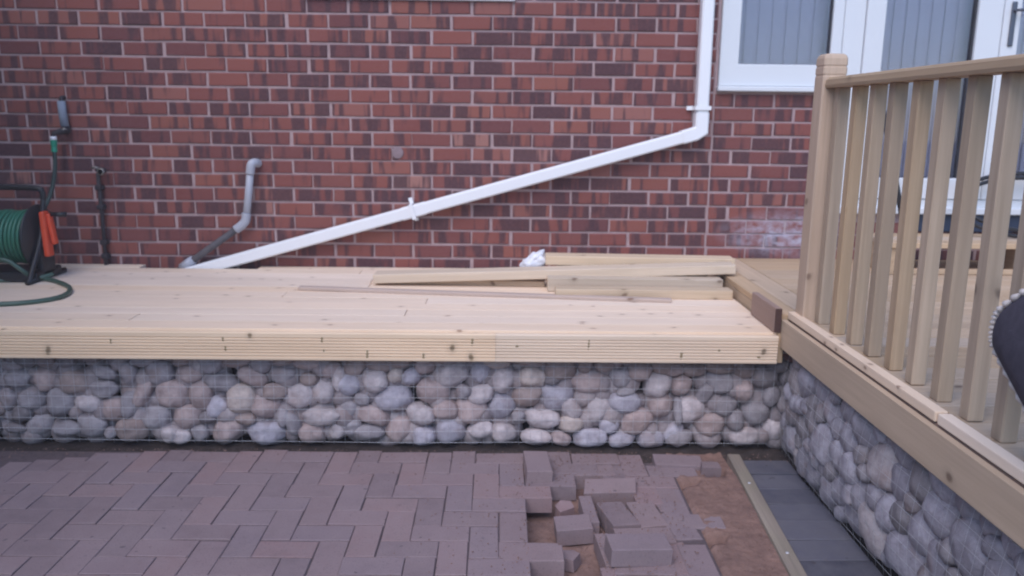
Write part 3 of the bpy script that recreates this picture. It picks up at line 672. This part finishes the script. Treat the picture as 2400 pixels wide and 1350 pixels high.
for i in range(-46, 16):
    for j in range(-24, 12):
        kk = (i - j + 3) % 4
        if kk == 0: cx, cy, hor = AX + (i + 0.5) * MX, AY + j * MY, True
        elif kk == 3: cx, cy, hor = AX + i * MX, AY + (j + 0.5) * MY, False
        else: continue
        if not keep(cx, cy) or cx < -4.6: continue
        if inside((cx, cy), DIST): continue
        rn = random.Random(i * 131 + j * 7919)
        lim = -1.427 - max(0, -1.45 - cx) * 0.30 - (0.012 * rn.random()); hy = (MY if not hor else MY / 2) - 0.0015
        if cy + hy > lim:
            d_ = lim - (cy - hy)
            if d_ < 0.03: continue
            m = pyd('paver', *paver_mesh(2 * MX - .003 if hor else MX - .003, d_, i * 77 + j)); m.materials.append(MAT['paver'])
            if cx > -2.3: add('paver', m, None, pav, (cx, lim - d_ / 2, rn.uniform(-.004, .002)), (rn.uniform(-.01, .01), 0, 0)); continue
        p = project((cx, cy, 0)); shown = p and -60 < p[0] < 2460 and p[1] < 1400
        z = rn.uniform(-.0022, .0018) - (0.006 if cx > 0.5 else 0); tl = (rn.uniform(-.010, .010), rn.uniform(-.010, .010), rn.uniform(-.010, .010))
        dx, dy = rn.uniform(-.0012, .0012), rn.uniform(-.0012, .0012)
        if shown: add('paver', (PH if hor else PV)[rn.randrange(6)], None, pav, (cx + dx, cy + dy, z), tl)
        else:
            bv, bf = paver_mesh(2 * MX - .0042 if hor else MX - .0042, MY - .0042 if hor else 2 * MY - .0042, rn.random()); b = len(rv)
            rv += [(q[0] + cx - WL[pav].x, q[1] + cy - WL[pav].y, q[2] + z) for q in bv]; rf += [tuple(t + b for t in q) for q in bf]
add('remaining_pavers', pyd('remaining_pavers', rv, rf), MAT['paver_far'], pav, WL[pav], kind='stuff')
add('joint_sand', boxes('joint_sand', [(-4.6, 0.095, -4.8, -1.45, -0.05, -0.0062), (0.585, 0.70, -4.8, -1.52, -0.05, -0.012)]), earth_mat('joint_dust', (0.105, 0.082, 0.087), (0.155, 0.118, 0.122), 40), pav, WL[pav]).location = -WL[pav]
# blocks around the trench that have slipped but still lie in the paving
LP = pyd('paver', *paver_mesh(0.198, 0.0985, 77)); LP.materials.append(MAT['paver'])
for (x, y, z, rx, ry, rz) in ((0.365, -1.610, -0.004, 0, 0, 2), (0.555, -1.80, -0.006, 1, 0, 92), (0.425, -1.985, 0.001, 2, 3, 101), (0.531, -1.972, -0.006, -2, 1, 97), (0.495, -2.142, 0.0, 1, 0, 3), (0.585, -2.27, -0.010, 1, 0, 97), (0.633, -2.06, -0.007, 0, 1, 95), (0.627, -1.85, -0.008, 0, 0, 94), (0.46, -1.66, -0.006, 0, 0, 91), (0.60, -2.47, -0.008, 0, 0, 95)):
    add('paver', LP, None, pav, (x, y, z), (R(rx), R(ry), R(rz)))
SP = pyd('paver', *paver_mesh(0.205, 0.048, 78)); SP.materials.append(MAT['paver'])
for (x, y, z, rz) in ((0.327, -1.930, -0.010, 92), (0.358, -2.215, -0.010, 94), (0.348, -2.43, -0.012, 91)): add('paver', SP, None, pav, (x, y, z), (0, 0, R(rz)))
loose = [
    ('pinkish loose paving block lying on the paving against the stone basket', (0.152, -1.638, 0.047), (2, 0, 93)),
    ('tilted loose paving block propped over a dark hollow beside the trench', (0.425, -1.770, 0.006), (8, -6, -9)),
    ('loose paving block with dark stain lying across the open trench', (0.262, -2.030, -0.012), (3, -4, 3)),
    ('pale topmost loose paving block on the small stack at the picture bottom', (0.450, -2.285, 0.055), (2, 2, 5)),
    ('lower loose paving block beneath the pale topmost block of the stack', (0.465, -2.325, -0.008), (0, 0, -2)),
    ('loose paving block jutting from the paving edge over the trench', (0.112, -2.262, 0.001), (1, 0, 0)),
    ('loose paving block lying at the foot of the gabion near timber edging', (0.735, -1.535, 0.010), (2, 1, -3)),
]
for lb, loc, rt in loose:
    m = LP.copy() if 'dark stain' not in lb else pyd('paver', *paver_mesh(0.128, 0.0985, 79)); o = add('loose_paver', m, MAT['paver'], None, loc, tuple(R(t) for t in rt)); tag(o, lb, 'paving block', 'loose paving blocks by the trench')

def chunk(label, loc, rot, poly, T):
    n_ = len(poly); rr = random.Random(n_ * 7 + int(T * 1000)); v = [(x, y, 0) for x, y in poly] + [(x * 0.93, y * 0.93, T + rr.uniform(-.004, .004)) for x, y in poly]
    f = [tuple(range(n_))[::-1], tuple(range(n_, 2 * n_))] + [(i, (i + 1) % n_, n_ + (i + 1) % n_, n_ + i) for i in range(n_)]
    o = add('broken_paver', pyd('broken_paver', v, f), MAT['paver'], None, loc, tuple(R(t) for t in rot)); tag(o, label, 'paving block', 'broken paving pieces in the trench')
chunk('small broken paving piece on the sand at the far end of the trench', (0.245, -1.84, -0.086), (8, -6, 30), [(-.035, -.025), (.03, -.03), (.04, .012), (.005, .034), (-.03, .022)], 0.045)
chunk('flat broken paving piece on the sand in front of the stained block', (0.235, -2.20, -0.082), (-5, 4, 70), [(-.045, -.03), (.02, -.038), (.048, -.004), (.022, .036), (-.036, .03)], 0.040)
chunk('broken paving corner lying on the sand beside the charcoal strip', (0.845, -1.60, -0.022), (4, 3, 15), [(-.05, -.03), (.04, -.034), (.05, .02), (-.02, .036)], 0.042)

# ---------------------------------------------------------------- timber edging and charcoal strip
MAT['edging'] = wood('edging_timber', (0.33, 0.27, 0.215), (0.20, 0.165, 0.135), spread=0.02, green=0.3)
te = thing('timber_edging', 'thin sawn timber edging strip between the sand and charcoal blocks', 'edging', (0.95, -2.3, 0.0))
tl = math.atan2(0.05, 0.87)
board('edging_board', 1.95, 0.052, 0.07, (0.927, -2.44, -0.027), R(90) - tl, MAT['edging'], te, 0.004)
for y in (-1.75, -2.27): add('screw_head', lathe([(0.006, 0), (0.006, 0.002), (0.003, 0.003)], 10), MAT['steel'], te, (0.967 + (y + 1.75) * 0.057, y, 0.0085))
path = thing('path', loc=(1.1, -2.4, 0.0), kind='structure')
for i in range(15):
    y = -1.485 - i * 0.133
    xl = 0.992 - i * 0.0076 * 0.9
    m = pyd('path_block', *paver_mesh(1.205 - xl, 0.1255, i + 50)); m.materials.append(MAT['char'])
    add('path_block', m, None, path, ((1.205 + xl) / 2 + 0.002, y - 0.066, -0.012 + random.uniform(-.004, .003)), (random.uniform(-.012, .012), random.uniform(-.012, .012), random.uniform(-.01, .01)))

gv, gf = [], []; rn = random.Random(21)
for i in range(4200):
    if i < 2600: x, y = rn.uniform(0.05, 0.93), rn.uniform(-2.6, -1.45)
    elif i < 3400: x, y = rn.gauss(0.12, 0.25), rn.uniform(-2.6, -1.5)
    else: x, y = rn.uniform(-2.2, 1.2), -1.43 - abs(rn.gauss(0, 0.05))
    z = 0.0005 if (x < 0.1 or not inside((x, y), TRENCH)) and x < 0.66 else (sand_h(x, y) if x < 0.945 else -0.008)
    s_ = rn.choice((0.0012, 0.0018, 0.0018, 0.0026, 0.004)); b = len(gv); a0 = rn.uniform(0, 6)
    gv += [(x + s_ * math.cos(a0 + q * 2.1), y + s_ * math.sin(a0 + q * 2.1), z) for q in range(3)] + [(x, y, z + s_ * 1.1)]
    gf += [(b, b + 1, b + 3), (b + 1, b + 2, b + 3), (b + 2, b, b + 3), (b, b + 2, b + 1)]
add('spilled_grit', pyd('spilled_grit', gv, gf), MAT['sand'], None, (0, 0, 0), kind='stuff')
tag(bpy.data.objects['spilled_grit'], 'scattered sand grit lying over the paving around the trench', 'grit')

# ---------------------------------------------------------------- pipes on the wall
dp = thing('downpipe', 'white square rainwater downpipe running diagonally across the brick wall', 'downpipe', (1.1, -0.055, 1.3))
Y0 = -0.055
square_tube('pipe_section', [(1.102, Y0, 3.35), (1.102, Y0, 1.395)], 0.066, 0.066, MAT['pipe'], dp)
square_tube('pipe_section', [(1.03, Y0, 1.292), (-1.95, Y0, 0.445)], 0.066, 0.066, MAT['pipe'], dp)
square_tube('elbow', [(1.102, Y0, 1.42), (1.102, Y0, 1.325), (1.070, Y0, 1.304), (1.00, Y0, 1.2835)], 0.074, 0.074, MAT['pipe'], dp)
square_tube('pipe_socket', [(-0.43, Y0, 0.8769), (-0.56, Y0, 0.8399)], 0.071, 0.071, MAT['pipe'], dp)
def clip(x, z, ang):
    m = boxes('pipe_clip', [(-0.043, 0.043, -0.098, -0.093, -0.011, 0.011), (-0.043, -0.038, -0.093, 0.0, -0.011, 0.011), (0.038, 0.043, -0.093, 0.0, -0.011, 0.011), (-0.075, -0.044, -0.020, -0.008, -0.011, 0.011), (0.044, 0.060, -0.020, -0.008, -0.011, 0.011)])
    add('pipe_clip', m, MAT['pipe'], dp, (x, 0.0, z), (0, R(ang), 0))
clip(1.102, 1.445, 0); clip(-0.500, 0.857, 90 - 15.9)

wp = thing('waste_pipe', 'grey plastic waste pipe bending down the wall into the deck corner', 'pipe', (-1.42, -0.05, 0.9))
tube('pipe_bend', [(-1.375, 0.0, 1.112), (-1.385, -0.035, 1.118), (-1.400, -0.05, 1.105), (-1.408, -0.05, 1.055)], 0.0245, MAT['greypipe'], wp, 14, True, 5)
tube('pipe_length', [(-1.406, -0.05, 1.075), (-1.425, -0.05, 0.93), (-1.445, -0.05, 0.80)], 0.0205, MAT['greypipe'], wp, 14)
tube('pipe_elbow', [(-1.441, -0.05, 0.835), (-1.448, -0.05, 0.795), (-1.470, -0.05, 0.768), (-1.505, -0.05, 0.742)], 0.0255, MAT['greypipe'], wp, 14, True, 5)
tube('lower_pipe', [(-1.49, -0.05, 0.752), (-1.70, -0.05, 0.605), (-1.86, -0.05, 0.49)], 0.0195, MAT['dirtypipe'], wp, 14)
tube('lower_collar', [(-1.755, -0.05, 0.567), (-1.825, -0.05, 0.517)], 0.027, MAT['greypipe'], wp, 14)

tp = thing('garden_tap', 'wall tap lagged in grey foam with green hose connector', 'tap', (-2.43, 0.0, 1.3))
tube('supply_pipe', [(-2.428, -0.0, 1.462), (-2.428, -0.03, 1.457), (-2.428, -0.034, 1.43)], 0.012, MAT['iron'], tp, 10, True, 4)
tube('foam_lagging', [(-2.428, -0.034, 1.442), (-2.426, -0.036, 1.38), (-2.420, -0.036, 1.305)], 0.0215, MAT['lag'], tp, 14)
tube('tap_body', [(-2.418, -0.02, 1.31), (-2.418, -0.03, 1.282), (-2.425, -0.075, 1.278), (-2.458, -0.085, 1.27), (-2.462, -0.087, 1.248)], [0.02, 0.023, 0.016, 0.014, 0.012], MAT['iron'], tp, 12)
add('tap_handle', lathe([(0.012, 0), (0.014, 0.004), (0.005, 0.012)], 12), MAT['brass'], tp, (-2.405, -0.075, 1.288))
tube('connector_collar', [(-2.462, -0.087, 1.252), (-2.462, -0.087, 1.232)], 0.017, MAT['plastic'], tp, 14)
tube('hose_connector', [(-2.462, -0.087, 1.232), (-2.463, -0.087, 1.200), (-2.463, -0.087, 1.197), (-2.464, -0.087, 1.168)], [0.018, 0.0165, 0.014, 0.0165], MAT['green'], tp, 14, False)
tube('hose', [(-2.464, -0.087, 1.17), (-2.468, -0.09, 1.08), (-2.488, -0.11, 0.96), (-2.515, -0.16, 0.86), (-2.56, -0.25, 0.74)], 0.0115, plain('hose_dark', (0.03, 0.05, 0.045), 0.5), tp, 10, True, 6)

st = thing('standpipe', 'rusty dark standpipe with open-ended fitting fixed to the brick wall', 'pipe', (-2.25, 0.0, 0.9))
tube('pipe', [(-2.262, -0.035, 1.05), (-2.260, -0.035, 0.8), (-2.262, -0.036, 0.5)], 0.0115, MAT['iron'], st, 10)
tube('outlet', [(-2.262, -0.035, 1.055), (-2.245, -0.035, 1.066), (-2.222, -0.05, 1.066), (-2.213, -0.095, 1.064)], 0.0165, MAT['iron'], st, 12, True, 4)
add('outlet_rim', lathe([(0.013, -0.008), (0.020, -0.008), (0.020, 0.008), (0.013, 0.008), (0.013, -0.006)], 18, 'Y'), MAT['brass'], st, (-2.212, -0.103, 1.064))
tube('lever', [(-2.245, -0.05, 1.078), (-2.262, -0.055, 1.083), (-2.282, -0.055, 1.081)], 0.007, MAT['brass'], st, 8)
for z in (0.97, 0.86, 0.66, 0.58): add('pipe_bracket', boxm(0.038, 0.05, 0.030, 0.006, 1, 'pipe_bracket'), MAT['iron'], st, (-2.262, -0.028, z))

# ---------------------------------------------------------------- hose reel
hr = thing('hose_reel', 'black hose reel wound with green hose and orange side handle on deck corner', 'hose reel', (-2.60, -0.45, ZD))
RX0, RX1, RZ, RY = -2.82, -2.415, 0.745, -0.42
v, f = [], []
n = 26
P = []
for lay in range(2):
    turns = 17
    for k in range(turns * n + 1):
        a = 2 * math.pi * k / n; t = k / (turns * n); x = RX0 + 0.02 + (RX1 - RX0 - 0.04) * (t if lay == 0 else 1 - t)
        rr = 0.117 + lay * 0.014 + 0.003 * math.sin(t * 23)
        P.append((x - WL[hr].x, RY + rr * math.cos(a) - WL[hr].y, RZ + rr * math.sin(a) - WL[hr].z))
tube_geo(P, 0.0098, 7, v, f)
add('wound_hose', pyd('wound_hose', v, f, True), MAT['hose'], hr, WL[hr])
for x in (RX0 - 0.012, RX1 + 0.006):
    add('flange', lathe([(0.165, -0.006), (0.170, 0), (0.165, 0.006), (0.06, 0.012), (0.03, 0.02)], 36, 'X'), MAT['black'], hr, (x, RY, RZ))
add('drum_core', lathe([(0.105, RX0 - RY * 0 - 0.0), (0.105, RX1)], 20, 'X'), MAT['black'], hr, (0, RY, RZ))
for x in (RX0 - 0.035, RX1 + 0.030):
    tube('side_frame', [(x, RY - 0.17, ZD + 0.012), (x, RY - 0.15, ZD + 0.05), (x, RY - 0.03, RZ), (x, RY + 0.02, 0.90), (x, RY + 0.03, 0.955)], 0.013, MAT['black'], hr, 10, True, 5)
    tube('foot', [(x, RY - 0.19, ZD + 0.014), (x, RY + 0.17, ZD + 0.014)], 0.015, MAT['black'], hr, 10)
    add('hub_plate', boxm(0.03, 0.13, 0.16, 0.012, 2, 'hub_plate'), MAT['black'], hr, (x, RY, ZD + 0.10))
tube('carry_handle', [(RX1 + 0.030, RY + 0.03, 0.94), (RX1 + 0.028, RY + 0.03, 0.975), (RX1 - 0.005, RY + 0.03, 0.995), (RX1 - 0.2, RY + 0.03, 0.998), (RX0 + 0.005, RY + 0.03, 0.995), (RX0 - 0.03, RY + 0.03, 0.975), (RX0 - 0.035, RY + 0.03, 0.94)], 0.015, MAT['black'], hr, 10, True, 6)
box('base_tray', RX0 - 0.03, RX1 + 0.045, RY - 0.13, RY + 0.12, ZD + 0.003, ZD + 0.055, MAT['black'], hr, 0.012, 2)
oh = add('crank_arm', boxm(0.028, 0.055, 0.235, 0.010, 2, 'crank_arm'), MAT['orange'], hr, (RX1 + 0.062, RY - 0.03, 0.765), (0, R(-2), 0))
add('crank_rib', boxm(0.022, 0.035, 0.16, 0.008, 2, 'crank_rib'), MAT['orange'], hr, (RX1 + 0.088, RY - 0.02, 0.79), (0, R(-7), 0))
tube('crank_grip', [(RX1 + 0.09, RY - 0.02, 0.865), (RX1 + 0.165, RY - 0.02, 0.866)], [0.011, 0.014], MAT['black'], hr, 12)
tube('hose_tail', [(-2.60, -0.555, 0.640), (-2.55, -0.575, 0.652), (-2.49, -0.575, 0.642), (-2.44, -0.565, 0.60), (-2.405, -0.53, 0.553), (-2.36, -0.50, 0.5375), (-2.26, -0.565, 0.5365), (-2.13, -0.70, 0.5365), (-2.065, -0.85, 0.5365), (-2.075, -0.97, 0.5365), (-2.18, -1.06, 0.5365), (-2.36, -1.09, 0.5365), (-2.58, -1.06, 0.5365), (-2.78, -0.95, 0.5365), (-2.85, -0.78, 0.5365), (-2.72, -0.60, 0.5365), (-2.50, -0.53, 0.5365), (-2.38, -0.515, 0.546), (-2.33, -0.47, 0.557)], 0.0115, MAT['hose2'], hr, 10, True, 7)

# ---------------------------------------------------------------- loose timber on the deck
def plank(name, label, a, b, W_, T, mat='plank', roll=0.0, bev=0.003):
    a, b = Vector(a), Vector(b); d = b - a; m = boxm(d.length, W_, T, bev, 1, name)
    q = d.to_track_quat('X', 'Z')
    o = add(name, m, MAT[mat], None, (a + b) / 2); o.rotation_euler = q.to_euler()
    return tag(o, label, 'timber', 'loose timber on the deck')
plank('batten', 'thin narrow batten lying foremost on the deck, longest of the loose timber', (-1.01, -0.655, ZD + 0.0095), (0.815, -0.872, ZD + 0.0095), 0.042, 0.018, 'batten')
plank('timber_length', 'short timber length lying on deck right behind the thin batten', (0.265, -0.765, ZD + 0.0235), (1.128, -0.765, ZD + 0.0235), 0.085, 0.045)
plank('timber_length', 'timber length in the middle of the pile under the long sloping plank', (0.235, -0.605, ZD + 0.0365), (1.115, -0.622, ZD + 0.0365), 0.095, 0.071)
plank('timber_length', 'brownish timber lying under the raised left end of the long plank', (-0.55, -0.47, ZD + 0.0155), (0.228, -0.50, ZD + 0.0155), 0.07, 0.028, 'frame')
plank('long_plank', 'long plank sloping from the deck up onto the timber pile', (-0.655, -0.49, ZD + 0.036), (1.195, -0.545, ZD + 0.1125), 0.115, 0.047)
plank('timber_length', 'topmost rearmost timber on the pile next to the crumpled plastic', (0.235, -0.395, ZD + 0.125), (1.225, -0.420, ZD + 0.1205), 0.11, 0.05)
plank('timber_length', 'rear timber lying flat on the deck beneath the topmost timber of the pile', (0.30, -0.37, ZD + 0.048), (1.10, -0.37, ZD + 0.048), 0.09, 0.094, 'frame')
oc = thing('timber_offcut', 'reddish brown offcut standing on edge against the raised deck step', 'offcut', (1.147, -1.27, ZD))
board('offcut_board', 0.325, 0.028, 0.104, (1.1385, -1.272, ZD + 0.0535), R(90), MAT['red'], oc, 0.005)
box('end_grain', 1.1250, 1.1520, -1.4372, -1.4352, ZD + 0.004, ZD + 0.1035, MAT['endgrain'], oc)
# crumpled plastic
bm = bmesh.new(); bmesh.ops.create_icosphere(bm, subdivisions=4, radius=1.0)
for vv in bm.verts:
    n_ = vv.co.normalized(); k = 1 + 0.35 * noise.noise(n_ * 1.7) - 0.30 * abs(noise.noise(n_ * 3.5 + Vector((5, 2, 1))))
    vv.co = Vector((n_.x * 0.075 * k + (0 if n_.z > 0 else n_.x * 0.02), n_.y * 0.05 * k, n_.z * 0.058 * k + n_.x * 0.030))
m = bpy.data.meshes.new('plastic_sheet'); bm.to_mesh(m); bm.free(); m.shade_smooth()
tag(add('plastic_sheet', m, MAT['plastic'], None, (0.178, -0.36, ZD + 0.098)), 'crumpled white plastic sheet tucked behind the timber pile', 'plastic sheet')

# ---------------------------------------------------------------- behind the railing
ds = thing('door_step', 'low open timber step on the raised deck below the patio door', 'step', (2.7, -0.28, ZR))
for y in (-0.455, -0.325, -0.195): board('tread_board', 1.5, 0.122, 0.028, (2.77, y, 0.757), 0, MAT['frame'], ds)
for x in (2.05, 2.77, 3.49): board('step_leg', 0.36, 0.045, 0.139, (x, -0.32, 0.6715), R(90), MAT['frame'], ds)
board('base_board', 1.5, 0.03, 0.028, (2.77, -0.475, 0.616), 0, MAT['frame'], ds)
lp = tube('leaning_pole', [(2.10, -0.045, 1.50), (2.19, -0.30, 0.785)], 0.015, MAT['black'], None, 10)
tag(lp, 'dark slender pole leaning against the patio door behind the spindles', 'pole')
P = []
for k in range(90):
    a = 2 * math.pi * k / 44; rr = 0.36 + 0.012 * math.sin(k * 0.3); zz = 0.782 + (rr + rr * math.sin(a)) * 0.42
    P.append((2.86 + rr * math.cos(a) + 0.02 * (k // 44), -0.30 + 0.11 * (1 + math.sin(a)) + 0.012 * (k // 44) - 0.03, zz + 0.03 * (k // 44)))
tag(tube('cable_coil', P, 0.0115, MAT['black'], None, 8), 'black cable coil leaning on the patio door behind the railing', 'cable')

bf = thing('shade_fence', 'added unseen tall dark boarded fence shading the wall and deck from the left', 'fence', (-3.02, -2.5, 0.0))  # fence added out of view to darken the left side
fb = boxm(0.13, 0.02, 3.3, 0.004, 1, 'shade_fence_board'); MAT['fence'] = wood('shade_fence_timber', (0.10, 0.07, 0.05), (0.06, 0.042, 0.032))
for i in range(42): add('shade_fence_board', fb, MAT['fence'], bf, (-3.02 + 0.006 * (i % 2), -0.10 - i * 0.122, 1.62), (0, 0, R(90)))

# ---------------------------------------------------------------- bag hung on the railing
bag = thing('shoulder_bag', 'dark navy bag with cream stitched edge hanging outside the railing', 'bag', (1.165, -3.05, 0.75))
OUT = [(-2.945, 1.030), (-2.865, 0.972), (-2.842, 0.935), (-2.840, 0.895), (-2.856, 0.868), (-2.93, 0.815), (-3.02, 0.755), (-3.10, 0.72), (-3.25, 0.72), (-3.33, 0.78), (-3.35, 0.95), (-3.30, 1.05), (-3.12, 1.07)]
ol = [(p.x, p.y) for p in catmull([Vector((a, b, 0)) for a, b in OUT + OUT[:1]], 3)][:-1]
cy_, cz_ = sum(p[0] for p in ol) / len(ol), sum(p[1] for p in ol) / len(ol)
v, f = [], []; n = len(ol)
for (s, xo) in ((0.0, -0.045), (0.55, -0.042), (0.85, -0.028), (1.0, 0.0), (0.85, 0.020), (0.55, 0.024), (0.0, 0.025)):
    for (y, z) in ol: v.append((1.165 + xo - WL[bag].x, cy_ + (y - cy_) * s - WL[bag].y, cz_ + (z - cz_) * s - WL[bag].z))
for r in range(6):
    for k in range(n): f.append((r * n + k, r * n + (k + 1) % n, (r + 1) * n + (k + 1) % n, (r + 1) * n + k))
add('body', pyd('body', v, f, True), MAT['navy'], bag, WL[bag])
k = 0
while k < n - 2:
    a, b = ol[k], ol[(k + 1) % n]; s = 0.965
    pa = (1.165 - 0.012, cy_ + (a[0] - cy_) * s, cz_ + (a[1] - cz_) * s); pb = (1.165 - 0.012, cy_ + (b[0] - cy_) * s, cz_ + (b[1] - cz_) * s)
    d = [pb[i] - pa[i] for i in range(3)]
    tube('stitch', [tuple(pa[i] + d[i] * 0.08 for i in range(3)), tuple(pa[i] + d[i] * 0.5 + (-0.003 if i == 0 else 0) for i in range(3)), tuple(pa[i] + d[i] * (0.75 if k < 12 else 1.02) for i in range(3))], [0.005, 0.0085, 0.005], MAT['cream'], bag, 7)
    k += 1
tube('strap', [(1.165, -3.10, 1.06), (1.175, -3.10, 1.35), (1.195, -3.11, 1.535), (1.26, -3.115, 1.556), (1.325, -3.12, 1.535), (1.315, -3.14, 1.49), (1.20, -3.20, 1.40), (1.165, -3.26, 1.06)], 0.009, MAT['navy'], bag, 8, True, 6)

hz = add('veil_haze', boxm(12, 12, 4.6, 0, 1, 'veil_haze'), None, None, (0, -2.0, 2.0)); tag(hz, kind='stuff')  # air volume added in place of lens veil, lifts the dark tones
hm = bpy.data.materials.new('veil_haze'); hm.use_nodes = True; hm.node_tree.nodes.clear()
ho = hm.node_tree.nodes.new('ShaderNodeOutputMaterial'); pv = hm.node_tree.nodes.new('ShaderNodeVolumePrincipled')
pv.inputs['Density'].default_value = 0.0085; pv.inputs['Color'].default_value = (0.97, 0.87, 0.92, 1)
hm.node_tree.links.new(pv.outputs[0], ho.inputs['Volume']); hz.data.materials.append(hm)
sc.cycles.filter_width = 2.0
sc.render.resolution_x, sc.render.resolution_y = 1024, 576
